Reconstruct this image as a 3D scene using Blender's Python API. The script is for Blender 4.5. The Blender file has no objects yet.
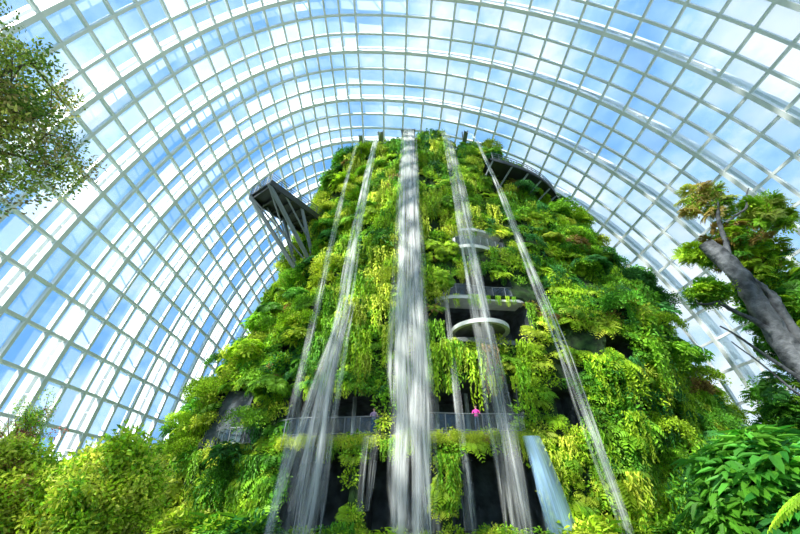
import bpy, math, numpy as np
from mathutils import Vector, Matrix
rng=np.random.default_rng(7)
S=bpy.context.scene
def link(o,parent=None):
    S.collection.objects.link(o)
    if parent: o.parent=parent
    return o
def empty(name,loc=(0,0,0)):
    e=bpy.data.objects.new(name,None); e.location=loc; e.empty_display_size=.3
    return link(e)
# ---------------------------------------------------------------- materials
def newmat(name):
    m=bpy.data.materials.new(name); m.use_nodes=True; nt=m.node_tree; nt.nodes.clear()
    o=nt.nodes.new('ShaderNodeOutputMaterial'); return m,nt,o
def mat_simple(name,col,rough=.6,metal=0,noise=0,scale=3,bump=0,col2=None):
    m,nt,o=newmat(name); b=nt.nodes.new('ShaderNodeBsdfPrincipled')
    b.inputs['Base Color'].default_value=(*col,1); b.inputs['Roughness'].default_value=rough; b.inputs['Metallic'].default_value=metal
    nt.links.new(b.outputs[0],o.inputs[0])
    if noise or col2:
        tc=nt.nodes.new('ShaderNodeTexCoord'); n=nt.nodes.new('ShaderNodeTexNoise'); n.inputs['Scale'].default_value=scale; n.inputs['Detail'].default_value=6
        nt.links.new(tc.outputs['Object'],n.inputs['Vector'])
        r=nt.nodes.new('ShaderNodeValToRGB'); r.color_ramp.elements[0].position=.35; r.color_ramp.elements[1].position=.65
        c2=col2 or tuple(c*(1-noise) for c in col)
        r.color_ramp.elements[0].color=(*c2,1); r.color_ramp.elements[1].color=(*col,1)
        nt.links.new(n.outputs[0],r.inputs[0]); nt.links.new(r.outputs[0],b.inputs['Base Color'])
        if bump:
            bp=nt.nodes.new('ShaderNodeBump'); bp.inputs['Strength'].default_value=bump; bp.inputs['Distance'].default_value=.2
            nt.links.new(n.outputs[0],bp.inputs['Height']); nt.links.new(bp.outputs[0],b.inputs['Normal'])
    return m
def mat_leaf(name):
    m,nt,o=newmat(name)
    a=nt.nodes.new('ShaderNodeAttribute'); a.attribute_name='Col'
    b=nt.nodes.new('ShaderNodeBsdfPrincipled'); b.inputs['Roughness'].default_value=.5; b.inputs['Specular IOR Level'].default_value=.3
    t=nt.nodes.new('ShaderNodeBsdfTranslucent'); mx=nt.nodes.new('ShaderNodeMixShader'); mx.inputs[0].default_value=.35
    nt.links.new(a.outputs['Color'],b.inputs['Base Color']); nt.links.new(a.outputs['Color'],t.inputs['Color'])
    nt.links.new(b.outputs[0],mx.inputs[1]); nt.links.new(t.outputs[0],mx.inputs[2]); nt.links.new(mx.outputs[0],o.inputs[0])
    return m
LEAF=mat_leaf('foliage_leaf')
STEEL=mat_simple('white_painted_steel',(.82,.84,.86),.4)
STEEL2=mat_simple('outer_arch_steel',(.70,.74,.78),.4)
DARK=mat_simple('dark_steel',(.045,.05,.055),.5,.3)
GREY=mat_simple('grey_steel',(.22,.24,.26),.45,.3)
MOSS=mat_simple('moss_wall',(.03,.08,.010),.9,0,.6,1.5,.6,(.008,.018,.005))
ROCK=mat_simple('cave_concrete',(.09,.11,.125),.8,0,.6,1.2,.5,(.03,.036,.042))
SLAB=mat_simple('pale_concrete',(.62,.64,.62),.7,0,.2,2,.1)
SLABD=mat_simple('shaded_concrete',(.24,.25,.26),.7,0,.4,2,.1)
BARK=mat_simple('bark',(.16,.12,.08),.9,0,.6,5,.8)
DEAD=mat_simple('weathered_wood',(.17,.175,.19),.85,0,.6,2.0,1.0,(.035,.037,.042))
GROUND=mat_simple('planted_ground',(.06,.09,.03),.95,0,.6,.5,.5)
LAWN=mat_simple('outside_lawn',(.10,.20,.05),.95,0,.4,.05)
def mat_rail_glass():
    m,nt,o=newmat('railing_glass'); t=nt.nodes.new('ShaderNodeBsdfTransparent'); t.inputs[0].default_value=(.72,.85,.82,1)
    g=nt.nodes.new('ShaderNodeBsdfGlossy'); g.inputs['Roughness'].default_value=.05
    mx=nt.nodes.new('ShaderNodeMixShader'); mx.inputs[0].default_value=.10
    nt.links.new(t.outputs[0],mx.inputs[1]); nt.links.new(g.outputs[0],mx.inputs[2]); nt.links.new(mx.outputs[0],o.inputs[0]); return m
RGLASS=mat_rail_glass()
def mat_dome_glass():
    m,nt,o=newmat('dome_glass'); a=nt.nodes.new('ShaderNodeAttribute'); a.attribute_name='Col'
    t=nt.nodes.new('ShaderNodeBsdfTransparent'); t.inputs[0].default_value=(.88,.95,1,1)
    d=nt.nodes.new('ShaderNodeBsdfTranslucent'); d.inputs[0].default_value=(.85,.93,1,1)
    mx=nt.nodes.new('ShaderNodeMixShader'); nt.links.new(a.outputs['Fac'],mx.inputs[0])
    g=nt.nodes.new('ShaderNodeBsdfGlossy'); g.inputs['Roughness'].default_value=.03
    mx2=nt.nodes.new('ShaderNodeMixShader'); mx2.inputs[0].default_value=.05
    nt.links.new(t.outputs[0],mx.inputs[1]); nt.links.new(d.outputs[0],mx.inputs[2])
    nt.links.new(mx.outputs[0],mx2.inputs[1]); nt.links.new(g.outputs[0],mx2.inputs[2]); nt.links.new(mx2.outputs[0],o.inputs[0]); return m
DGLASS=mat_dome_glass()
def mat_water(name,col,op,lo=.35,hi=.62,sx=9,pw=1.3):
    m,nt,o=newmat(name); N=nt.nodes; K=nt.links
    uv=N.new('ShaderNodeUVMap'); sp=N.new('ShaderNodeSeparateXYZ'); K.new(uv.outputs[0],sp.inputs[0])
    mp=N.new('ShaderNodeMapping'); mp.inputs['Scale'].default_value=(sx,.10,1); K.new(uv.outputs[0],mp.inputs[0])
    n=N.new('ShaderNodeTexNoise'); n.inputs['Scale'].default_value=1; n.inputs['Detail'].default_value=5; n.inputs['Roughness'].default_value=.65; K.new(mp.outputs[0],n.inputs['Vector'])
    r=N.new('ShaderNodeMapRange'); r.inputs[1].default_value=lo; r.inputs[2].default_value=hi; K.new(n.outputs[0],r.inputs[0])
    fr=N.new('ShaderNodeMath'); fr.operation='FRACT'; K.new(sp.outputs[0],fr.inputs[0])
    s=N.new('ShaderNodeMath'); s.operation='MULTIPLY'; s.inputs[1].default_value=math.pi; K.new(fr.outputs[0],s.inputs[0])
    s2=N.new('ShaderNodeMath'); s2.operation='SINE'; K.new(s.outputs[0],s2.inputs[0])
    s3=N.new('ShaderNodeMath'); s3.operation='POWER'; s3.inputs[1].default_value=pw; K.new(s2.outputs[0],s3.inputs[0])
    a=N.new('ShaderNodeMath'); a.operation='MULTIPLY'; K.new(s3.outputs[0],a.inputs[0]); K.new(r.outputs[0],a.inputs[1])
    a2=N.new('ShaderNodeMath'); a2.operation='MULTIPLY'; a2.inputs[1].default_value=op; a2.use_clamp=True; K.new(a.outputs[0],a2.inputs[0])
    d=N.new('ShaderNodeBsdfDiffuse'); d.inputs[0].default_value=(*col,1); tl=N.new('ShaderNodeBsdfTranslucent'); tl.inputs[0].default_value=(*col,1)
    mm=N.new('ShaderNodeMixShader'); mm.inputs[0].default_value=.3; K.new(d.outputs[0],mm.inputs[1]); K.new(tl.outputs[0],mm.inputs[2])
    tr=N.new('ShaderNodeBsdfTransparent'); mx=N.new('ShaderNodeMixShader'); K.new(a2.outputs[0],mx.inputs[0]); K.new(tr.outputs[0],mx.inputs[1]); K.new(mm.outputs[0],mx.inputs[2]); K.new(mx.outputs[0],o.inputs[0])
    return m
WATER=mat_water('falling_water',(1,1,1),.62,.40,.66,3.5)
WATERT=mat_water('falling_water_thin',(1,1,1),.42,.40,.68,3.5)
WATERB=mat_water('water_sheet_blue',(.38,.58,.82),1.0,.2,.62,5,.5)
# ---------------------------------------------------------------- mesh helpers
def mesh_np(name,V,F,mats,col=None,parent=None,smooth=False,uv=None,midx=None):
    V=np.asarray(V,dtype=np.float32); F=np.asarray(F,dtype=np.int32)
    me=bpy.data.meshes.new(name)
    me.vertices.add(len(V)); me.vertices.foreach_set('co',V.ravel())
    me.loops.add(F.size); me.loops.foreach_set('vertex_index',F.ravel())
    me.polygons.add(len(F)); me.polygons.foreach_set('loop_start',np.arange(len(F),dtype=np.int32)*F.shape[1])
    me.update(calc_edges=True)
    if not isinstance(mats,(list,tuple)): mats=[mats]
    for m in mats: me.materials.append(m)
    if midx is not None: me.polygons.foreach_set('material_index',np.asarray(midx,dtype=np.int32))
    me.polygons.foreach_set('use_smooth',np.full(len(F),smooth))
    if col is not None:
        a=me.color_attributes.new('Col','FLOAT_COLOR','POINT'); c=np.ones((len(V),4),np.float32); c[:,:3]=col; a.data.foreach_set('color',c.ravel())
    if uv is not None:
        u=me.uv_layers.new(name='UVMap'); u.data.foreach_set('uv',np.asarray(uv,np.float32)[F.ravel()].ravel())
    return link(bpy.data.objects.new(name,me),parent)
def merge(parts):
    Vs=[];Fs=[];o=0
    for V,F in parts:
        Vs.append(V);Fs.append(np.asarray(F)+o);o+=len(V)
    return np.concatenate(Vs),np.concatenate(Fs)
def box(c,s,rot=None):
    v=np.array([[x,y,z] for x in(-.5,.5) for y in(-.5,.5) for z in(-.5,.5)])*np.array(s)
    if rot is not None: v=v@np.array(rot).T
    return v+np.array(c),np.array([[0,1,3,2],[4,6,7,5],[0,4,5,1],[2,3,7,6],[0,2,6,4],[1,5,7,3]])
def sweep(P,R,n=8):
    P=np.asarray(P,float); k=len(P); R=np.broadcast_to(np.asarray(R,float),(k,))
    T=np.gradient(P,axis=0); T/=np.linalg.norm(T,axis=1)[:,None]+1e-9
    up=np.array([0,0,1.]) if abs(T[:,2]).mean()<.8 else np.array([0,1.,0])
    A=np.cross(T,up); A/=np.linalg.norm(A,axis=1)[:,None]+1e-9; B=np.cross(T,A)
    th=np.arange(n)*2*math.pi/n
    V=P[:,None]+R[:,None,None]*(A[:,None]*np.cos(th)[None,:,None]+B[:,None]*np.sin(th)[None,:,None])
    i=np.arange(k-1)[:,None]*n; j=np.arange(n)[None]; j2=(j+1)%n
    F=np.stack([i+j,i+j2,i+n+j2,i+n+j],-1).reshape(-1,4)
    return V.reshape(-1,3),F
def beam(P,Nn,w,d):
    P=np.asarray(P,float);T=np.gradient(P,axis=0);T/=np.linalg.norm(T,axis=1)[:,None]+1e-9
    Sd=np.cross(T,Nn);Sd/=np.linalg.norm(Sd,axis=1)[:,None]+1e-9
    V=np.stack([P+Sd*w/2+Nn*d/2,P-Sd*w/2+Nn*d/2,P-Sd*w/2-Nn*d/2,P+Sd*w/2-Nn*d/2],1)
    k=len(P);i=np.arange(k-1)[:,None]*4;j=np.arange(4)[None];j2=(j+1)%4
    return V.reshape(-1,3),np.stack([i+j,i+j2,i+4+j2,i+4+j],-1).reshape(-1,4)
def rod(a,b,r,n=6): return sweep([a,tuple((np.array(a)+np.array(b))/2),b],r,n)
def snoise(P,f,seed=0):
    r=np.random.default_rng(seed); o=0
    for k in range(6):
        d=r.normal(size=3); d/=np.linalg.norm(d); o=o+np.sin((P@d)*f*(1+.35*k)+r.uniform(0,6.28))/(1+.3*k)
    return o/2.4
# ---------------------------------------------------------------- leaves
def norm(a): return a/(np.linalg.norm(a,axis=-1,keepdims=True)+1e-9)
def leaves(P,D,Nn,L,W,droop=.15):
    D=norm(D); Sd=norm(np.cross(Nn,D)); Nn=norm(np.cross(D,Sd)); L=np.broadcast_to(L,(len(P),))[:,None]; W=np.broadcast_to(W,(len(P),))[:,None]
    v=[P, P+D*L*.3-Sd*W*.5+Nn*W*.15, P+D*L*.7-Sd*W*.4+Nn*W*.1-Nn*L*droop*.5, P+D*L-Nn*L*droop, P+D*L*.7+Sd*W*.4+Nn*W*.1-Nn*L*droop*.5, P+D*L*.3+Sd*W*.5+Nn*W*.15]
    V=np.stack(v,1).reshape(-1,3); i=np.arange(len(P))[:,None]*6
    F=np.stack([i+np.array([0,1,2,3]),i+np.array([0,3,4,5])],1).reshape(-1,4)
    return V,F
def t_shrub(n=110,L=.34,W=.17,seed=0,full=False):
    r=np.random.default_rng(seed); d=norm(r.normal(size=(n,3))); 
    if not full: d[:,2]=np.abs(d[:,2])
    P=d*r.uniform(.4,1.1,(n,1)); P[:,2]*=.8
    D=norm(d+r.normal(size=(n,3))*.6); Nn=norm(d*.6+np.array([0,0,.7])+r.normal(size=(n,3))*.4)
    V,F=leaves(P,D,Nn,r.uniform(.7,1.3,n)*L,r.uniform(.8,1.2,n)*W)
    sh=np.repeat(r.uniform(.5,1.4,n),6); return V,F,sh
def t_fern(nf=13,pairs=8,seed=0):
    r=np.random.default_rng(seed); P=[];D=[];Nn=[];L=[];sh=[]
    for f in range(nf):
        az=f*2.4+r.uniform(-.2,.2); h=np.array([math.cos(az),math.sin(az),0]); ln=r.uniform(.8,1.25); el=r.uniform(.3,1.1); s0=r.uniform(.7,1.3)
        for k in range(pairs):
            t=(k+1)/pairs; p=h*ln*t*(.6+.4*math.cos(el))+np.array([0,0,ln*(math.sin(el)*t-.9*t*t*.8)])
            tan=norm(h+np.array([0,0,math.sin(el)-1.4*t])); side=np.cross(tan,[0,0,1]); side=norm(side)
            for sg in(-1,1):
                P.append(p);D.append(side*sg+tan*.6);Nn.append(np.cross(side,tan));L.append(.30*ln*math.sin(math.pi*(.15+.8*t*.98))+.05);sh.append(s0*(.7+.4*t))
    P=np.array(P);D=np.array(D);Nn=np.array(Nn);L=np.array(L)
    V,F=leaves(P,D,Nn,L,L*.36,.2); return V,F,np.repeat(sh,6)
def t_vine(ns=22,nl=17,seed=0):
    r=np.random.default_rng(seed); P=[];D=[];sh=[]
    for s in range(ns):
        x,y=r.uniform(-.6,.6),r.uniform(-.2,.4); ln=r.uniform(1.0,3.2); s0=r.uniform(.5,1.35)
        for k in range(nl):
            t=k/nl; P.append((x+.1*math.sin(t*6+s),y+.25*math.sin(math.pi*min(t*3,1))*.5+.1,.4-ln*t)); D.append((r.normal()*.5,r.normal()*.5,-1)); sh.append(s0*r.uniform(.8,1.2))
    P=np.array(P);D=np.array(D);Nn=np.tile([0,1.,.4],(len(P),1))+r.normal(size=(len(P),3))*.4
    V,F=leaves(P,D,Nn,r.uniform(.18,.30,len(P)),.09,.1); return V,F,np.repeat(sh,6)
def t_broad(n=22,seed=0):
    r=np.random.default_rng(seed); az=np.arange(n)*2.4; el=r.uniform(.15,1.2,n); h=np.stack([np.cos(az),np.sin(az),0*az],1)
    P=h*r.uniform(.05,.55,(n,1))+np.stack([0*az,0*az,r.uniform(.0,.7,n)],1); D=h+np.stack([0*az,0*az,np.sin(el)-.3],1)
    V,F=leaves(P,D,np.tile([0,0,1.],(n,1))+h*.1,r.uniform(.45,.8,n),r.uniform(.18,.28,n),.35); return V,F,np.repeat(r.uniform(.7,1.3,n),6)
def scatter(tpl,pos,axis,scale,col,spin=True,r=rng):
    V,F,sh=tpl; k=len(pos); axis=norm(axis); a=r.uniform(0,6.283,k)
    ref=norm(np.cross(axis,np.tile([.3,.2,.93],(k,1)))) ; b=np.cross(axis,ref)
    if spin: x=ref*np.cos(a)[:,None]+b*np.sin(a)[:,None]
    else: x=ref
    y=np.cross(axis,x); R=np.stack([x,y,axis],-1)
    VV=np.einsum('kij,nj->kni',R,V)*np.asarray(scale).reshape(-1,1,1)+pos[:,None]
    FF=F[None]+ (np.arange(k)*len(V))[:,None,None]
    CC=np.clip(col[:,None]*sh[None,:,None],0,.95)
    return VV.reshape(-1,3),FF.reshape(-1,4),CC.reshape(-1,3)
class Acc:
    def __init__(s): s.V=[];s.F=[];s.C=[];s.n=0
    def add(s,V,F,C): s.V.append(V);s.F.append(F+s.n);s.C.append(C);s.n+=len(V)
    def build(s,name,parent=None): return mesh_np(name,np.concatenate(s.V),np.concatenate(s.F),LEAF,col=np.concatenate(s.C),parent=parent)
PAL=np.array([[.47,.70,.03],[.28,.56,.03],[.14,.40,.028],[.05,.21,.025],[.66,.78,.07],[.08,.30,.06]])
def palette(pos,seed=3,bias=0,r=rng):
    n=snoise(pos,.35,seed)*1.1+snoise(pos,1.3,seed+1)*.8+r.normal(size=len(pos))*.65+bias+np.clip((pos[:,0]-8)/18,0,1)*.55-np.clip((-8-pos[:,0])/10,0,1)*.25  # x terms put side light into leaf colour: right flank darker, left brighter
    idx=np.clip(np.round(1.65+n*1.3),0,5).astype(int); order=np.array([4,0,1,2,5,3])
    c=PAL[order[idx]]*r.uniform(.8,1.2,(len(pos),1)); k=r.uniform(0,1,len(pos))<.012; c[k]=np.array([.40,.26,.07]); return c
# ---------------------------------------------------------------- mountain
CX,CY=3.0,40.0
ZS=np.array([-1,5.7,10,15.5,21.7,29,37.8,43,45.5,46.8]); XL=np.array([-21.5,-20.2,-18.6,-16,-13.9,-12.4,-10.8,-7.2,-4.2,1.5]); XR=np.array([29,29.5,30.3,29.8,27.4,24.6,19.5,13.6,8.5,4.5])
RY=np.array([15,14.5,13.8,12.9,11.9,10.4,8.7,7.4,5.6,2.0])
def base(th,z):
    c=np.cos(th); a=np.where(c>0,np.interp(z,ZS,XR)-CX,CX-np.interp(z,ZS,XL)); ry=np.interp(z,ZS,RY)
    return np.stack([CX+a*c,CY-ry*np.sin(th),z+0*th],-1)
def fy(x,z):
    a=np.where(x>CX,np.interp(z,ZS,XR)-CX,CX-np.interp(z,ZS,XL)); c=np.clip((x-CX)/a,-.999,.999); return CY-np.interp(z,ZS,RY)*np.sqrt(1-c*c)
OPEN=[(-8.6,-1.3,5.3,8.5,5),(-.3,8.3,5.3,8.7,5),(-14.4,-10.6,5.2,9.2,3),(-7.6,-3.2,-1,4.5,5),(-2.2,2.2,-1,4.5,5),(3.4,8.6,-1,4.5,5),(3.2,10.6,12.2,15.9,4),(4.2,9.4,16.6,18.6,3.5),(5.2,10.3,22.2,24.6,3.5),(12.2,14.2,16.5,18.5,2),(-10.6,-8.8,11.5,13.6,2),(11.2,12.8,5.5,8.6,2.5),(-3.6,-2.3,20,21.4,1.5),(15.5,18,10.5,12.4,2),(-9.5,-7.6,19.5,21.0,1.5)]
def inset(P):
    x,y,z=P[...,0],P[...,1],P[...,2]; d=np.zeros_like(x)
    for a,b,c,e,dep in OPEN:
        m=np.minimum(np.minimum(x-a,b-x),np.minimum(z-c,e-z)); d=np.maximum(d,np.clip(m/.35+.5,0,1)*dep)
    return np.where(y<CY,d,0)
def mnorm(th,z):
    e=.01; t1=base(th+e,z)-base(th-e,z); t2=base(th,z+.1)-base(th,z-.1); n=norm(np.cross(t1,t2)); c=base(th,z)-np.stack([CX+0*th,CY+0*th,z-3],-1)
    s=np.sign((n*c).sum(-1,keepdims=True)); return n*s
def bumpf(P):
    b=snoise(P,.26,11)*1.4+snoise(P,.62,12)*.9+snoise(P,1.4,13)*.4
    edge=np.clip((np.abs(P[...,0]-1)-9)/5,0,1); hi=np.clip(P[...,2]/25-.45,0,1)*.5
    return b*np.maximum(edge,.3+hi)
mountain=empty('planted_mountain',(0,0,0))
TH=np.linspace(0,2*math.pi,521); ZZ=np.concatenate([np.linspace(-1,45.5,170),np.linspace(45.7,46.8,6)])
tt,zz=np.meshgrid(TH,ZZ); B=base(tt,zz); Nn=mnorm(tt,np.clip(zz,0,45)); bm=bumpf(B.reshape(-1,3)).reshape(tt.shape)
ins=inset(B); P=B+Nn*bm[...,None]*(1-np.clip(ins,0,1))[...,None]; P[...,1]+=ins
nr,nc=tt.shape; i=np.arange(nr-1)[:,None]*nc; j=np.arange(nc-1)[None]; F=np.stack([i+j,i+j+1,i+nc+j+1,i+nc+j],-1).reshape(-1,4)
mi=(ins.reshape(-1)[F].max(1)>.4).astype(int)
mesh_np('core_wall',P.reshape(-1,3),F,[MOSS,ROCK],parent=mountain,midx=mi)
top=base(np.linspace(0,2*math.pi,33)[:-1],46.8+np.zeros(32)); tV=np.concatenate([top,[[3,40,47.2]]]);tF=np.array([[k,(k+1)%32,32] for k in range(32)])
mesh_np('core_cap',tV,tF,MOSS,parent=mountain)
SH=[t_shrub(150,.25,.12,s) for s in range(3)]; SHS=[t_shrub(190,.18,.09,s+10) for s in range(2)]; FE=[t_fern(15,8,s) for s in range(3)]; VI=[t_vine(22,17,s) for s in range(3)]; BR=[t_broad(22,s) for s in range(3)]
def wall_points(n,th0=-.25,th1=math.pi+.25,z0=.2,z1=46.2,gap=True):
    th=rng.uniform(th0,th1,n*4); z=rng.uniform(z0,z1,n*4); w=np.interp(z,ZS,XR)-np.interp(z,ZS,XL); keep=rng.uniform(0,54,n*4)<w; th,z=th[keep],z[keep]
    p=base(th,z); k=inset(p)<.3
    if gap: k&=(snoise(p,1.5,21)*.6+snoise(p,.8,22)*.5+rng.normal(size=len(p))*.12)>-.28
    th,z,p=th[k][:n],z[k][:n],p[k][:n]; nn=mnorm(th,np.clip(z,0,45)); p=p+nn*bumpf(p)[:,None]; return p,nn
acc=Acc(); Z=np.array([0,0,1.])
for T,n,s0,s1,tilt in [(SH,1700,.6,1.35,.6),(SHS,1400,.6,1.1,.6),(FE,2100,.7,1.7,.9),(BR,500,.6,1.15,.7)]:
    for t in T:
        p,nn=wall_points(n//len(T)); 
        clear=(np.abs(p[:,0])<13)&(p[:,1]<CY); s=rng.uniform(s0,s1,len(p)); s[clear]*=.8
        acc.add(*scatter(t,p,nn+Z*tilt,s,palette(p)))
acc.build('wall_shrubs_and_ferns',mountain)
acc=Acc()
for side in (0,1):
    a,b=[(-.2,1.0),(2.1,3.3)][side]
    p,nn=wall_points([120,100][side],a,b,1,[44,43][side],False)
    for q in range(len(p)):
        r_=rng.uniform(.7,1.8) if side==0 else rng.uniform(.6,1.4); k=int(8+r_*11); d=norm(rng.normal(size=(k,3))); d[:,2]=np.abs(d[:,2])*.9
        c=p[q]+nn[q]*rng.uniform(.2,1.1)+d*r_*np.array([1,1,.75]); col=palette(np.tile(p[q],(k,1)),31,.15); col[:]=col[0]*rng.uniform(.75,1.25,(k,1))
        T=[SH,SHS,FE,SH,BR][rng.integers(0,5)]; acc.add(*scatter(T[rng.integers(0,len(T))],c,d+Z*.5,rng.uniform(.5,.85,k),col))
p,nn=wall_points(70,.6,2.6,14,46,False)
for q in range(len(p)):
    r_=rng.uniform(.5,1.1); k=int(6+r_*9); d=norm(rng.normal(size=(k,3))); c=p[q]+nn[q]*.4+d*r_; T=[SH,FE,BR][rng.integers(0,3)]; acc.add(*scatter(T[0],c,nn[q]+d*.6+Z*.4,rng.uniform(.45,.75,k),np.tile(palette(p[q:q+1],33),(k,1))*rng.uniform(.8,1.2,(k,1))))
k=150; a=rng.uniform(0,6.283,k); rr=np.sqrt(rng.uniform(0,1,k)); c=np.stack([2.6+rr*6.0*np.cos(a),38.2+rr*4.2*np.sin(a),46.2-rr**2*1.5+rng.uniform(-.3,.9,k)],1)
for q in range(3):
    m=np.arange(k)%3==q; acc.add(*scatter([SH,FE,SHS][q][0],c[m],np.tile(Z,(m.sum(),1))+rng.normal(size=(m.sum(),3))*.2,rng.uniform(.7,1.25,m.sum()),palette(c[m],35)))
acc.build('ledge_bushes',mountain)
acc=Acc()
def vine_pts(p,nn,s,bias=0):
    for q,t in enumerate(VI):
        m=np.arange(len(p))%3==q; pp=p[m]; n3=nn[m].copy(); k=len(pp)
        V,F,sh=t; n3[:,2]=0; n3=norm(n3); xx=np.cross(n3,Z); R=np.stack([xx,n3,np.tile(Z,(k,1))],-1)
        VV=np.einsum('kij,nj->kni',R,V)*s[m].reshape(-1,1,1)+pp[:,None]
        FF=F[None]+(np.arange(k)*len(V))[:,None,None]; C=palette(pp,5,bias)[:,None]*sh[None,:,None]
        acc.add(VV.reshape(-1,3),FF.reshape(-1,4),np.clip(C,0,.95).reshape(-1,3))
p,nn=wall_points(1700); m=rng.uniform(0,1,len(p))<np.where(np.abs(p[:,0]-1)<8,.9,.3); p,nn=p[m],nn[m]; p=p+nn*.5
q=p.copy(); q[:,2]-=1.6; k=inset(q)<.3; p,nn=p[k],nn[k]
vine_pts(p,nn,rng.uniform(.7,1.4,len(p)),-.2)
for a,b,c,e,dep in OPEN[:10]:
    n=int((b-a)/.5); x=rng.uniform(a,b,n); z=np.full(n,e+.35); pp=np.stack([x,fy(x,z)-.35,z],1); vine_pts(pp,np.tile([0,-1.,0],(n,1)),rng.uniform(.2,.5,n),-.5)
acc.build('hanging_vines',mountain)
# ---------------------------------------------------------------- balconies / ledges
def slab(name,x0,x1,z,th,out,depth,mat,n=24,wave=.25):
    xs=np.linspace(x0,x1,n); yf=fy(xs,np.full(n,z))-out-wave*np.sin((xs-x0)*.9)
    s=np.sin(np.linspace(0,math.pi,n))**.35; yf=yf+(1-s)*1.2; yb=np.maximum(yf+.1,fy(xs,np.full(n,z))+depth)
    V=np.concatenate([np.stack([xs,yf,np.full(n,z)],1),np.stack([xs,yb,np.full(n,z)],1),np.stack([xs,yf,np.full(n,z-th)],1),np.stack([xs,yb,np.full(n,z-th)],1)])
    F=[]
    for k in range(n-1):
        F+=[[k,k+1,n+k+1,n+k],[2*n+k,3*n+k,3*n+k+1,2*n+k+1],[k,2*n+k,2*n+k+1,k+1],[n+k,n+k+1,3*n+k+1,3*n+k]]
    F+=[[0,n,3*n,2*n],[n-1,3*n-1,4*n-1,2*n-1]]
    mesh_np(name,V,F,mat,parent=mountain); return xs,yf
def railing(name,xs,yf,z,h=1.15,skip=3,parent=None):
    P=np.stack([xs,yf+.15,np.full(len(xs),z+h)],1); parts=[sweep(P,.035,6)]
    P2=P.copy();P2[:,2]=z+.12;parts.append(sweep(P2,.03,6))
    for k in range(0,len(xs),skip): parts.append(rod((xs[k],yf[k]+.15,z),(xs[k],yf[k]+.15,z+h),.03))
    V,F=merge(parts); mesh_np(name,V,F,GREY,parent=parent)
    a=P.copy();a[:,2]=z+.15;b=P.copy();b[:,2]=z+h-.06;n=len(xs);V=np.concatenate([a,b]);F=[[k,k+1,n+k+1,n+k] for k in range(n-1)]
    mesh_np(name+'_glass',V,F,RGLASS,parent=parent)
acch=Acc()
def hedge(xs,yf,z,dens=9,sc=(.28,.42),bias=-2.4):
    n=int((xs[-1]-xs[0])*dens); x=rng.uniform(xs[0],xs[-1],n); y=np.interp(x,xs,yf)-.08; p=np.stack([x,y,z+rng.uniform(-.5,-.05,n)],1)
    acch.add(*scatter(SHS[0],p,np.tile([0,-1,.4],(n,1)),rng.uniform(*sc,n),palette(p,9,bias)))
for nm,a,b,z in [('balcony_floor_a',-9,-.9,5.3),('balcony_floor_b',-.7,8.7,5.4),('balcony_floor_c',-14.6,-10.2,5.0)]:
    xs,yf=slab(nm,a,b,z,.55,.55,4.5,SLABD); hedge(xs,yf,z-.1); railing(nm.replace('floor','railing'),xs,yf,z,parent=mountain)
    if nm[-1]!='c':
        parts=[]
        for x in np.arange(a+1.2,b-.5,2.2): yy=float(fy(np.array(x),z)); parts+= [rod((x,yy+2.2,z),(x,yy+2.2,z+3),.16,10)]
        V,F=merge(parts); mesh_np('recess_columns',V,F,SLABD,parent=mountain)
xs,yf=slab('ledge_upper',4.6,10.8,22.3,.35,.5,3.4,SLAB); railing('ledge_upper_railing',xs,yf,22.3,parent=mountain)
slab('ledge_canopy',4.9,10.6,24.75,.3,.45,3,SLAB)
xs,yf=slab('ledge_mid',2.6,11.0,16.25,.3,.45,3.6,SLAB); railing('ledge_mid_railing',xs,yf,16.25,parent=mountain)
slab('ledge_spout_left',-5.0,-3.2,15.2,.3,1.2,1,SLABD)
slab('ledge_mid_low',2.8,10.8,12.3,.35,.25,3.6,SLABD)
V=[(-15.4,28.4,4.6),(-11.6,26.9,4.6),(-11.4,27.4,8.8),(-14.0,28.8,9.4),(-15.4,29.1,4.6),(-11.6,27.6,4.6),(-11.4,28.1,8.8),(-14.0,29.5,9.4)]
mesh_np('balcony_side_wall',np.array(V)+np.array([0,1.6,0]),[[0,1,2,3],[5,4,7,6],[0,4,5,1],[1,5,6,2],[2,6,7,3],[3,7,4,0]],ROCK,parent=mountain)
acch.build('balcony_edge_planting',mountain)
n=48;a=np.arange(n)*2*math.pi/n; c=np.array([6.4,27.0,12.9]); V=[];F=[]
for rr,z in [(1,0),(1,.32),(.86,.32),(.86,0)]: V.append(np.stack([c[0]+2.3*rr*np.cos(a),c[1]+2.3*rr*np.sin(a),c[2]+z+0*a],1))
V=np.concatenate(V); F=[[l*n+k,l*n+(k+1)%n,((l+1)%4)*n+(k+1)%n,((l+1)%4)*n+k] for l in range(4) for k in range(n)]
mesh_np('oval_lookout_rim',V,F,SLAB,parent=mountain)
V=np.concatenate([np.stack([c[0]+2*np.cos(a),c[1]+2*np.sin(a),c[2]+.1+0*a],1),[[c[0],c[1],c[2]+.1]]]); mesh_np('oval_lookout_soffit',V,[[k,(k+1)%n,n] for k in range(n)],SLABD,parent=mountain)
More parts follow.
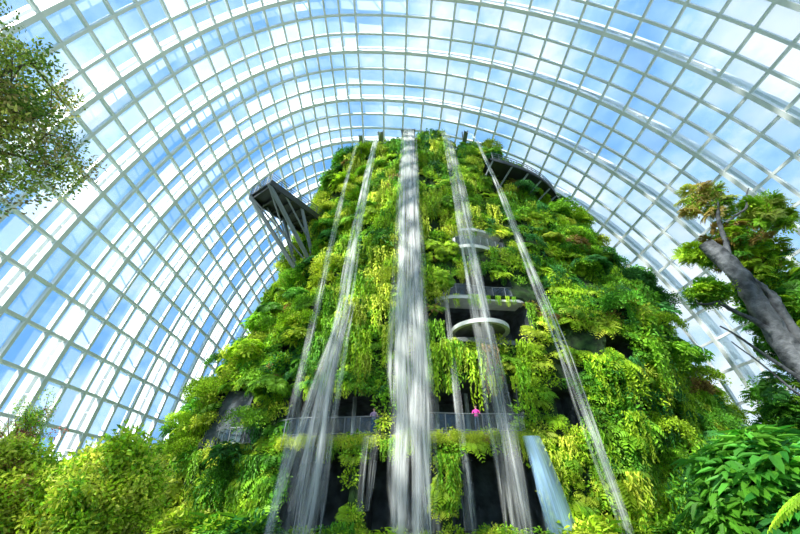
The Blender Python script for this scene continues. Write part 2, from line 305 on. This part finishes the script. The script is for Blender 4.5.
# ---------------------------------------------------------------- cantilever walkway (left)
wk=empty('cantilever_walkway')
z=30.0; A=np.array([-15.1,28.0,z]); Bp=np.array([-8.4,37.4,z]); d=norm(Bp-A); s=np.array([d[1],-d[0],0]); w=1.8
R=np.stack([s,d,Z],-1); L=np.linalg.norm(Bp-A); C=(A+Bp)/2
parts=[box(C,(3.6,L,.25),R)]
for k in range(9): parts.append(box(A+d*(.3+k*(L-.5)/8)-Z*.3,(3.5,.15,.4),R))
for sg in(-1,1): parts.append(box(C+s*sg*w-Z*.15,(.2,L,.75),R))
V,F=merge(parts); mesh_np('deck',V,F,DARK,parent=wk)
parts=[]
for sg in(-1,1):
    e=A+s*sg*1.6; m=np.array([-10.2+sg*1.0,33.4,22.6]); parts+= [rod(e-Z*.3,m,.24,8),rod(e+d*4.5-Z*.3,m,.2,8),rod(e+d*2.2-Z*.3,(e+d*4.5+m-Z*.3)/2,.1)]
    parts.append(rod((e+m)/2,(A-s*sg*1.5+m)/2+s*sg,.08))
parts+=[rod(A+s*1.5-Z*.3,np.array([-11.2,33.4,22.6]),.1),rod(A+s*-1.5-Z*.3,np.array([-9.2,33.4,22.6]),.1)]
V,F=merge(parts); mesh_np('struts',V,F,GREY,parent=wk)
parts=[]
pts=[A-s*w+d*L*t for t in np.linspace(1,0,10)]+[A+s*w+d*L*t for t in np.linspace(0,1,10)]
for hh in(.3,.6,.9,1.25): parts.append(sweep(np.array(pts)+Z*hh,.045,6))
for p_ in pts: parts.append(rod(p_,p_+Z*1.25,.05))
for x in (-1.,-.3,.4,1.1): parts.append(rod(A+s*x,A+s*x+Z*1.25,.04))
V,F=merge(parts); mesh_np('handrail',V,F,GREY,parent=wk)
# curved walkway (right shoulder)
wr=empty('curved_walkway'); th=np.linspace(.1,1.15,22); zc=36.6
b0=base(th,np.full(22,zc)); nn=norm((b0-np.array([CX,CY,zc]))*np.array([1,1.4,0])); I=b0-nn*.5; O=b0+nn*2.5
parts=[beam((I+O)/2,np.tile(Z,(22,1)),3.0,.3),beam(O,np.tile(Z,(22,1)),.15,.5)]
V,F=merge(parts); mesh_np('deck',V,F,DARK,parent=wr); parts=[sweep(O+Z*h,.05,6) for h in(.5,.9,1.3)]
for k in range(22): parts.append(rod(O[k],O[k]+Z*1.3,.04))
for k in range(0,22,3): parts.append(rod(O[k]-Z*.1,b0[k]-Z*2.2,.12))
V,F=merge(parts); mesh_np('handrail',V,F,GREY,parent=wr)
# ---------------------------------------------------------------- waterfalls
DZ=np.array([-1,0,10,20,30,40,43,46]);DY=np.array([23.4,23.5,24.5,26,27.5,29.6,30.8,32.6])
def fall(xt,xb,z1,z0,wt,wb,mat,strands,seed,yo=0,spout=True,core=.75,smin=.15,smax=.4):
    e=empty('waterfall'); R=np.random.default_rng(seed); Vs=[];Fs=[];U=[];o=0; n=60; ribs=6
    for l in range(strands):
        lat=R.uniform(-.5,.5) if strands>1 else 0
        if l==0: lat=0
        zs=z1 if R.uniform()<.7 or l==0 else z1-R.uniform(0,.4)*(z1-z0); ze=z0 if R.uniform()<.6 or l==0 else z0+R.uniform(0,.5)*(z1-z0)
        z=np.linspace(zs,ze,n); t=(z1-z)/(z1-z0); y=np.interp(z,DZ,DY)+yo+R.uniform(-.4,.4)*t
        W=(wt+(wb-wt)*t**.9); xc=xt+(xb-xt)*t**.8+lat*W*.9+R.uniform(.05,.14)*np.sin(z*R.uniform(.3,.7)+l*2)*t
        e1=np.clip((zs-z)/3+.25,0,1)*np.clip((z-ze)/3+.25,0,1) if l>0 else 1.
        w=W*(R.uniform(smin,smax) if (strands>1 and l>0) else (core if strands>1 else 1))*e1; u=np.linspace(0,1,ribs+1)
        X=xc[:,None]+(u[None]-.5)*w[:,None]; Y=y[:,None]-(.2*w)[:,None]*(1-(2*u[None]-1)**2); V=np.stack([X,Y,np.repeat(z[:,None],ribs+1,1)],-1).reshape(-1,3)
        i=np.arange(n-1)[:,None]*(ribs+1);j=np.arange(ribs)[None];F=np.stack([i+j,i+j+1,i+ribs+2+j,i+ribs+1+j],-1).reshape(-1,4)
        uu=np.stack([np.repeat(np.clip(u,.001,.999)[None],n,0)+seed*7+l*3,np.repeat((z+seed*31+l*17)[:,None],ribs+1,1)],-1).reshape(-1,2)
        Vs.append(V);Fs.append(F+o);U.append(uu);o+=len(V)
    mesh_np('water',np.concatenate(Vs),np.concatenate(Fs),mat,uv=np.concatenate(U),smooth=True,parent=e)
    if spout:
        yy=float(np.interp(z1,DZ,DY)); x=xt; w=wt*.5
        parts=[box((x,yy+1.4,z1),(2*w,3.0,.1)),box((x-w,yy+1.4,z1+.12),(.07,3.0,.3)),box((x+w,yy+1.4,z1+.12),(.07,3.0,.3)),rod((x-w-.15,yy+.6,z1+.9),(x-w+.3,yy+3.0,z1-1.2),.07)]
        V,F=merge(parts); mesh_np('spout',V,F,GREY,parent=e)
fall(1.25,.45,46.3,0,1.8,3.3,WATER,22,1,core=.85)
fall(-2.7,-5.0,44.6,0,.6,1.9,WATER,9,2,core=.6)
fall(-5.2,-6.9,42,0,.4,1.0,WATERT,6,3)
fall(5.9,6.4,46,0,1.0,2.0,WATERT,13,4,core=.7)
fall(9.3,11.9,45.2,0,.5,1.2,WATER,6,5,core=.6)
fall(3.8,3.9,15.8,0,.5,1.0,WATERT,6,6,1,False)
fall(-3.9,-5.8,15.2,0,.9,3.4,WATERT,15,7,.7,False,.6)
fall(8.2,8.9,5.1,0,1.2,1.9,WATERB,3,8,.7,False,.95)
fall(-1.9,-2.2,5.1,1.2,1.3,1.2,WATERT,5,9,.7,False)
# ---------------------------------------------------------------- dome
dome=empty('glass_dome'); XC,Y0,LL,HC=-6.,5.,72.,58.
def shell(u,ph,off=0):
    s=np.cos(ph)**.9; c=np.cos(u); a=np.where(c>0,49.+off,28.5+off)
    return np.stack([XC+a*s*np.sign(c)*np.abs(c)**.93,Y0+(LL+off)*np.sin(ph),(HC+off)*s*np.sin(u)**.95],-1)
def snorm(u,ph):
    e=1e-3; n=norm(np.cross(shell(u+e,ph)-shell(u-e,ph),shell(u,ph+e)-shell(u,ph-e))); c=shell(u,ph)-np.array([XC,Y0,0]); return n*np.sign((n*c).sum(-1,keepdims=True))
NU=50; us=np.linspace(0.001,math.pi-.001,NU+1); phs=np.arange(-1.0,1.53,.031)
parts=[];outer=[]
ud=np.linspace(0.004,math.pi-.004,NU*2+1)
for k,ph in enumerate(phs):
    f=np.full(len(ud),ph); big=(k%3==0)
    parts.append(beam(shell(ud,f),snorm(ud,f),.42 if big else .27,.7 if big else .5))
    if big:
        outer.append(beam(shell(ud,f,2.0),snorm(ud,f),.55,.9))
        for q in range(1,len(ud)-1,2): outer.append(rod(shell(ud[q:q+1],f[:1])[0],shell(ud[q:q+1],f[:1],2.0)[0],.10,4))
V,F=merge(parts); mesh_np('grid_arches',V,F,STEEL,parent=dome); V,F=merge(outer); mesh_np('outer_arches',V,F,STEEL2,parent=dome)
parts=[]; pd=np.linspace(phs[0],phs[-1],110)
for u in us:
    f=np.full(len(pd),max(u,.01)); f=np.minimum(f,math.pi-.01); parts.append(beam(shell(f,pd),snorm(f,pd),.26,.45))
V,F=merge(parts); mesh_np('grid_purlins',V,F,STEEL,parent=dome)
uu,pp=np.meshgrid(us,phs); G=shell(uu,pp); nr,nc=uu.shape
i=np.arange(nr-1)[:,None]*nc;j=np.arange(nc-1)[None];F=np.stack([i+j,i+j+1,i+nc+j+1,i+nc+j],-1).reshape(-1,4)
V=G.reshape(-1,3)[F].reshape(-1,3); fac=np.where(rng.uniform(0,1,len(F))<.3,rng.uniform(.12,.4,len(F)),.08)  # whiter random panes: cloud reflection and haze put into the glass colour
mesh_np('glass_panes',V,np.arange(len(V)).reshape(-1,4),DGLASS,col=np.repeat(fac,4)[:,None]*np.ones(3),parent=dome)
# ---------------------------------------------------------------- ground
g=np.arange(96)*2*math.pi/96
mesh_np('floor',np.concatenate([np.stack([50*np.cos(g)+2,75*np.sin(g)+8,0*g],1),[[2,8,0]]]),[[k,(k+1)%96,96] for k in range(96)],GROUND)
mesh_np('outside_ground',np.concatenate([np.stack([900*np.cos(g),900*np.sin(g),0*g-.05],1),[[0,0,-.05]]]),[[k,(k+1)%96,96] for k in range(96)],LAWN)
# ---------------------------------------------------------------- trees
def tree(name,root,crown,r,trunk_r,nleaf,leafL,pal,branch=14,mat=BARK,squash=.8,clump=(.5,1.),seed=1,sp=.09):
    e=empty(name); R=np.random.default_rng(seed); root=np.array(root,float); crown=np.array(crown,float)
    mid=(root+crown)/2+R.normal(size=3)*.3; mid[2]=(root[2]+crown[2])/2
    path=np.array([(1-t)**2*root+2*t*(1-t)*mid+t*t*crown for t in np.linspace(0,1,14)])
    parts=[sweep(path,np.linspace(trunk_r,trunk_r*.35,14),10)]; ends=[]
    for b in range(branch):
        dd=norm(R.normal(size=3)); dd[2]=dd[2]*.8+.1; end=crown+dd*r*R.uniform(.45,1)*np.array([1,1,squash]); st=path[R.integers(9,13)]
        m=(st+end)/2+R.normal(size=3)*.15*r+Z*.1*r; q=np.array([(1-t)**2*st+2*t*(1-t)*m+t*t*end for t in np.linspace(0,1,9)])
        parts.append(sweep(q,np.linspace(trunk_r*.3,.02,9),6)); ends.append(end); ends.append(q[6])
        for c in range(3):
            e2=end+R.normal(size=3)*r*.22; st2=q[R.integers(4,8)]; parts.append(sweep([st2,(st2+e2)/2+R.normal(size=3)*.08*r,e2],[trunk_r*.12,.02,.01],5)); ends.append(e2); 
    V,F=merge(parts); mesh_np('trunk_and_branches',V,F,mat,parent=e)
    ends=np.array(ends); acc=Acc(); T=t_shrub(60,leafL,leafL*.5,seed,True); k=nleaf//60
    p=ends[R.integers(0,len(ends),k)]+R.normal(size=(k,3))*r*sp
    c=np.array(pal)[R.integers(0,len(pal),k)]*R.uniform(.8,1.2,(k,1)); acc.add(*scatter(T,p,norm(R.normal(size=(k,3))+Z),R.uniform(*clump,k),c,r=R)); acc.build('leaves',e); return e
olive=[[.42,.54,.06],[.28,.42,.05],[.58,.58,.14],[.15,.28,.04],[.45,.36,.12]]
bright=[PAL[0],PAL[4],PAL[1],PAL[4],PAL[0],[.75,.8,.12]]
tree('overhanging_tree',(-20,9,0),(-17.8,9,15.2),4.1,.35,27000,.27,olive,branch=36,clump=(.4,.75),seed=4,squash=1.05,sp=.10)
def bush(name,c,r,n,pal,seed,h=None,L=.26):
    h=h or r; e=empty(name); R=np.random.default_rng(seed); parts=[]; c=np.array(c,float)
    for b in range(9):
        a=b*.7; end=c+np.array([math.cos(a)*r*.6,math.sin(a)*r*.6,h*R.uniform(.1,.6)]); st=np.array([c[0],c[1],0]); parts.append(sweep([st,(st+end)/2+R.normal(size=3)*.1,end],[.09,.06,.02],6))
    V,F=merge(parts); mesh_np('stems',V,F,BARK,parent=e); acc=Acc(); k=n//60
    d=norm(R.normal(size=(k,3))); p=c+d*np.array([r,r,h])*R.uniform(.55,1,(k,1))*(1+.18*np.sin(d[:,:1]*7+seed)+.12*np.sin(d[:,2:]*9)); m=p[:,2]>.1; p=p[m]; d=d[m]
    cc=np.array(pal)[R.integers(0,len(pal),len(p))]*R.uniform(.8,1.2,(len(p),1)); acc.add(*scatter(t_shrub(60,L*2,L,seed,True),p,d+Z,R.uniform(.35,.6,len(p)),cc,r=R)); acc.build('leaves',e)
bush('rounded_shrub',(-12.4,18,2.0),2.0,34000,bright,1,1.9,.20)
bush('rounded_shrub',(-16.8,18,1.8),1.9,30000,bright+[[.5,.3,.1]],2,1.8,.20)
tree('flowering_tree',(-21.8,22,0),(-21.6,22,5.2),1.8,.12,5500,.24,[PAL[0],PAL[1],[.60,.16,.12],PAL[2],PAL[4]],branch=14,clump=(.3,.5),seed=6)
bush('dark_shrub',(16.8,21.6,1.6),2.4,26000,[PAL[2],PAL[3],PAL[5],PAL[1]],8,2.2,.22)
def broad_bush(name,c,r,k,sc,pal,seed):
    e=empty(name); R=np.random.default_rng(seed); c=np.array(c,float); parts=[]
    d=norm(R.normal(size=(k,3))); d[:,2]=np.abs(d[:,2])*1.0-.25; p=c+d*np.array(r)*R.uniform(.6,1.05,(k,1)); p[:,2]=np.maximum(p[:,2],.1)
    for q in p[::3]: parts.append(sweep([(c[0],c[1],0),((c[0]+q[0])/2,(c[1]+q[1])/2,q[2]*.7),q],[.06,.04,.02],5))
    V,F=merge(parts); mesh_np('stems',V,F,BARK,parent=e); acc=Acc(); cc=np.array(pal)[R.integers(0,len(pal),k)]*R.uniform(.8,1.2,(k,1))
    for q in range(3): m=np.arange(k)%3==q; acc.add(*scatter(BR[q],p[m],d[m]*.8+Z,R.uniform(*sc,m.sum()),cc[m],r=R))
    acc.build('leaves',e)
broad_bush('broadleaf_plant',(10.5,11.4,1.4),(2.3,1.6,2.3),230,(.4,.9),[PAL[2],[.06,.30,.04],PAL[2],[.14,.48,.05]],21)
e=empty('tree_fern'); V,F=merge([sweep([(6.6,5.6,0),(6.55,5.6,.9),(6.5,5.6,1.7)],[.14,.11,.1],10)]); mesh_np('trunk',V,F,BARK,parent=e)
acc=Acc(); acc.add(*scatter(t_fern(14,22,5),np.array([[6.55,5.6,1.75]]),np.array([[0,0,1.]]),[1.3],np.array([[.45,.75,.04]]))); acc.build('fronds',e)
# weathered trunk with epiphytes, right
e=empty('epiphyte_covered_tree'); parts=[]
def knots(pts,n,amp,sd):
    R=np.random.default_rng(sd); pts=np.array(pts,float); t=np.linspace(0,len(pts)-1,n); q=np.stack([np.interp(t,np.arange(len(pts)),pts[:,k]) for k in range(3)],1); return q+np.sin(t[:,None]*np.array([5,4,3])+sd)*amp
def gnarl(pts,n,amp,sd,r0,r1,m=14):
    V,F=sweep(knots(pts,n,amp,sd),np.linspace(r0,r1,n),m); V=V+norm(np.random.default_rng(sd).normal(size=V.shape))*r0*.13+ (snoise(V,5,sd)*r0*.22)[:,None]*np.array([.7,.7,0]); return V,F
parts+=[gnarl([(16.6,14.2,0),(16.1,14,4),(15.7,14,8),(14.9,14,12.2)],50,.10,1,.52,.34),gnarl([(17.4,14.6,0),(17,14.2,5),(16.3,14,8.5),(16.0,13.9,10.2)],44,.08,2,.38,.12),
 gnarl([(15.9,14,7),(14.9,14,8.2),(13.8,14,8.9),(13.0,14,9.0)],24,.06,3,.14,.03,8),gnarl([(15.2,14,10.8),(16,14,12.8),(16.6,14,15)],20,.08,4,.18,.04,8),gnarl([(16.0,14,5),(14.6,14,6.6),(13.4,14,7.9)],20,.05,5,.09,.03,8),gnarl([(16.2,14,4),(14.9,14,5.2),(13.6,14,7.2)],20,.05,6,.07,.02,8),gnarl([(16.4,14,13.4),(17.6,13.8,14.2),(18.6,13.8,15.6)],16,.05,8,.09,.03,8)]
V,F=merge(parts); mesh_np('weathered_trunks',V,F,DEAD,parent=e,smooth=True)
acc=Acc(); R=np.random.default_rng(5)
rd=[.45,.30,.07]
for c,r,k,pal in [((17.2,14.8,12.4),(1.5,1.2,1.4),220,[PAL[1],PAL[2],PAL[0],rd]),((13.9,14.2,9.4),(.8,.8,.4),50,[PAL[2],PAL[1],PAL[0]]),((17.9,14.9,9.6),(1.4,1.1,2.8),300,[PAL[1],PAL[2],PAL[0],PAL[0],PAL[3]]),((18.3,14.9,5.8),(1.8,1.4,2.8),220,[PAL[2],PAL[3],PAL[1]]),((15.6,15.4,4.2),(1.2,.9,1.8),140,[PAL[1],PAL[3],PAL[2]]),((16.6,14.4,15.2),(1.4,.8,1.2),60,[[.55,.62,.12],[.55,.42,.12],PAL[1]]),((18.9,14.2,14.0),(1.0,.8,1.2),90,[[.5,.6,.10],PAL[1],PAL[0]]),((16.9,15.3,8.6),(.9,.5,2.4),160,[PAL[1],PAL[2],PAL[3]]),((14.9,14.9,12.2),(.5,.4,.5),24,[PAL[1],PAL[0]]),((16.1,13.7,4.0),(.7,.3,2.0),50,[PAL[1],PAL[2]])]:
    p=np.array(c)+norm(R.normal(size=(k,3)))*np.array(r)*R.uniform(.3,1.1,(k,1)); cc=np.array(pal)[R.integers(0,len(pal),k)]*R.uniform(.8,1.2,(k,1))
    acc.add(*scatter(t_shrub(60,.42,.18,k,True),p[::2],np.tile(Z,(len(p[::2]),1)),R.uniform(.22,.4,len(p[::2])),cc[::2],r=R)); acc.add(*scatter(FE[0],p[1::2],norm(R.normal(size=(len(p[1::2]),3))*.4+Z),R.uniform(.3,.6,len(p[1::2])),cc[1::2],r=R))
acc.build('epiphytes',e)
acc=Acc(); k=420; th=rng.uniform(-.1,math.pi+.1,k); b=base(th,np.full(k,.5)); o=norm((b-np.array([CX,CY,.5]))); p=b+o*rng.uniform(.2,2.2,(k,1)); p[:,2]=rng.uniform(-.2,.2,k); sc=np.where(np.abs(p[:,0]-1)<9,.5,1.15)
for q in range(3):
    m=np.arange(k)%3==q; acc.add(*scatter([SH,FE,BR][q][0],p[m],np.tile(Z,(m.sum(),1)),rng.uniform(.7,1.3,m.sum())*sc[m],palette(p[m])))
acc.build('foot_planting',mountain)
# ---------------------------------------------------------------- people
def person(loc,rot,shirt,pants,hair,longhair,pose):
    e=empty('visitor',loc); e.rotation_euler[2]=rot
    me=bpy.data.meshes.new('body'); 
    vs=[];ed=[];rad=[];roots=[]
    def v(p,r,par=None):
        vs.append(p);rad.append(r); 
        if par is not None: ed.append((par,len(vs)-1))
        else: roots.append(len(vs)-1)
        return len(vs)-1
    pel=v((0,0,.95),(.15,.11)); wa=v((0,0,1.12),(.13,.095),pel); ch=v((0,.01,1.32),(.165,.11),wa); nk0=v((0,0,1.45),(.07,.065),ch); nk=v((0,.0,1.53),(.052,.052),nk0); hd=v((0,.01,1.60),(.072,.085),nk); ht=v((0,.01,1.69),(.07,.08),hd)
    for sg in(-1,1):
        hp=v((sg*.09,0,.88),(.088,.09),pel); kn=v((sg*.10,.02*pose,.5),(.058,.06),hp); an=v((sg*.11,-.03,.1),(.038,.042),kn); he=v((sg*.11,-.02,.05),(.04,.04),an); v((sg*.12,.15,.035),(.042,.03),he)
        sh=v((sg*.18,0,1.40),(.058,.058),ch); 
        if pose>0: el=v((sg*.26,.06,1.16),(.042,.042),sh); wr_=v((sg*.2,.28,1.14),(.028,.026),el); hn=v((sg*.18,.35,1.15),(.034,.02),wr_); fd=np.array((0,1.,-.1))
        else: el=v((sg*.24,-.02,1.12),(.042,.042),sh); wr_=v((sg*.25,.05,.88),(.028,.026),el); hn=v((sg*.25,.07,.80),(.022,.034),wr_); fd=np.array((0,.15,-1.))
        h=np.array(vs[hn]); lat=np.array((1.,0,0)) if pose>0 else np.array((0,1.,0))
        for q,(o,l) in enumerate([(-.024,.062),(-.008,.075),(.008,.07),(.024,.055)]):
            a=v(tuple(h+lat*o),(.009,.009)); b=v(tuple(h+lat*o+fd*l*.9),(.0085,.0085),a); v(tuple(h+lat*o+fd*l*1.5+np.array((0,0,-.015))),(.0075,.0075),b)
        a=v(tuple(h-lat*.02*sg),(.01,.01)); b=v(tuple(h-lat*.045*sg+fd*.03),(.0095,.0095),a); v(tuple(h-lat*.05*sg+fd*.06),(.008,.008),b)
    me.from_pydata(vs,ed,[]); o=bpy.data.objects.new('body_tmp',me); link(o); m=o.modifiers.new('s','SKIN'); 
    for k,sv in enumerate(me.skin_vertices[0].data): sv.radius=rad[k] if isinstance(rad[k],tuple) else (rad[k],)*2; sv.use_root=k in roots
    s2=o.modifiers.new('u','SUBSURF'); s2.levels=2; s2.render_levels=2
    bpy.context.view_layer.update(); dg=bpy.context.evaluated_depsgraph_get(); nm=bpy.data.meshes.new_from_object(o.evaluated_get(dg)); bpy.data.objects.remove(o)
    skin=mat_simple('skin',(.55,.34,.24),.55); ms=[skin,mat_simple('shirt',shirt,.8),mat_simple('trousers',pants,.8),mat_simple('shoes',(.05,.05,.05),.6),mat_simple('hair',hair,.6)]
    nm.materials.clear(); [nm.materials.append(x) for x in ms]
    for p_ in nm.polygons:
        c=p_.center; p_.use_smooth=True
        if c.z<.085: p_.material_index=3
        elif c.z<.98 and abs(c.x)<.2 : p_.material_index=2
        elif c.z<1.475 and c.z>=.95 and not(abs(c.x)>.16 and (c.y>.12 or c.z<1.2)): p_.material_index=1
        elif c.z>1.64 and c.y<.06 or c.z>1.73: p_.material_index=4
    b=bpy.data.objects.new('body',nm); link(b,e)
    th=np.linspace(0,math.pi,9); hv=[];hf=[]; n=16
    for a_ in th:
        for q in range(n):
            az=q*2*math.pi/n; x=.09*math.sin(a_)*math.cos(az); y=.10*math.sin(a_)*math.sin(az)-.025; z=.095*math.cos(a_)+1.70
            if math.sin(az)<.3 and a_>1.5: z-= (.18 if longhair else .04)*(a_-1.5)
            elif a_>1.2 : y=min(y,.03); z=max(z,1.71)
            hv.append((x,y,z))
    for r_ in range(8):
        for q in range(n): hf.append((r_*n+q,r_*n+(q+1)%n,(r_+1)*n+(q+1)%n,(r_+1)*n+q))
    mesh_np('hair',hv,hf,ms[4],parent=e,smooth=True)
    pr=[]
    for sg in(-1,1): pr.append(box((sg*.03,.095,1.655),(.018,.012,.01)))
    V,F=merge(pr); mesh_np('eyes',V,F,mat_simple('eye',(.02,.02,.02),.3),parent=e)
    V,F=merge([sweep([(0,.088,1.66),(0,.108,1.63),(0,.092,1.62)],[.007,.013,.008],6),sweep([(-.082,.0,1.66),(-.09,-.01,1.64),(-.082,.0,1.62)],[.008,.014,.008],6),sweep([(.082,.0,1.66),(.09,-.01,1.64),(.082,.0,1.62)],[.008,.014,.008],6)]); mesh_np('nose_and_ears',V,F,skin,parent=e)
    V,F=merge([box((0,.088,1.59),(.04,.012,.009))]); mesh_np('mouth',V,F,mat_simple('lips',(.45,.12,.12),.5),parent=e)
person((-1.75,float(fy(np.array(-1.75),5.3))+.1,5.3),math.pi,(.34,.24,.42),(.03,.03,.04),(.02,.015,.01),False,1)
person((5.1,float(fy(np.array(5.1),5.4))+.05,5.4),math.pi-.3,(.85,.06,.42),(.05,.06,.12),(.03,.015,.01),True,1)
# ---------------------------------------------------------------- sky, sun, camera
w=bpy.data.worlds.new('World'); S.world=w; w.use_nodes=True; nt=w.node_tree; nt.nodes.clear(); N=nt.nodes;K=nt.links
o=N.new('ShaderNodeOutputWorld'); bg=N.new('ShaderNodeBackground'); K.new(bg.outputs[0],o.inputs[0])
tc=N.new('ShaderNodeTexCoord'); mp=N.new('ShaderNodeMapping'); mp.inputs['Scale'].default_value=(1.6,1.6,2.4); K.new(tc.outputs['Generated'],mp.inputs[0])
n=N.new('ShaderNodeTexNoise'); n.inputs['Scale'].default_value=2.2; n.inputs['Detail'].default_value=8; n.inputs['Roughness'].default_value=.58; K.new(mp.outputs[0],n.inputs['Vector'])
sp=N.new('ShaderNodeSeparateXYZ'); K.new(tc.outputs['Generated'],sp.inputs[0])
mr=N.new('ShaderNodeMapRange'); mr.inputs[1].default_value=-.2; mr.inputs[2].default_value=.9; mr.inputs[3].default_value=-.05; mr.inputs[4].default_value=.13; K.new(sp.outputs[0],mr.inputs[0])
ad=N.new('ShaderNodeMath'); K.new(n.outputs[0],ad.inputs[0]); K.new(mr.outputs[0],ad.inputs[1])
cr=N.new('ShaderNodeValToRGB'); cr.color_ramp.elements[0].position=.40; cr.color_ramp.elements[0].color=(.15,.40,.84,1); cr.color_ramp.elements[1].position=.68; cr.color_ramp.elements[1].color=(.92,.96,1,1); K.new(ad.outputs[0],cr.inputs[0])
e1=cr.color_ramp.elements.new(.53); e1.color=(.38,.64,.95,1)
K.new(cr.outputs[0],bg.inputs[0]); bg.inputs[1].default_value=1.32
sun=bpy.data.lights.new('sun','SUN'); sun.energy=12.5; sun.angle=.02; sun.color=(1,.95,.82); so=bpy.data.objects.new('sun',sun); link(so); so.rotation_euler=Vector((-.70,-.66,.78)).to_track_quat('Z','Y').to_euler()
cam=bpy.data.cameras.new('camera'); cam.lens=16.2; cam.sensor_width=36; cam.clip_end=2000; co=bpy.data.objects.new('camera',cam); link(co); co.location=(0,0,1.7); co.rotation_euler=(math.radians(90+33),0,0); S.camera=co
S.view_settings.view_transform='Standard'; S.view_settings.look='None'
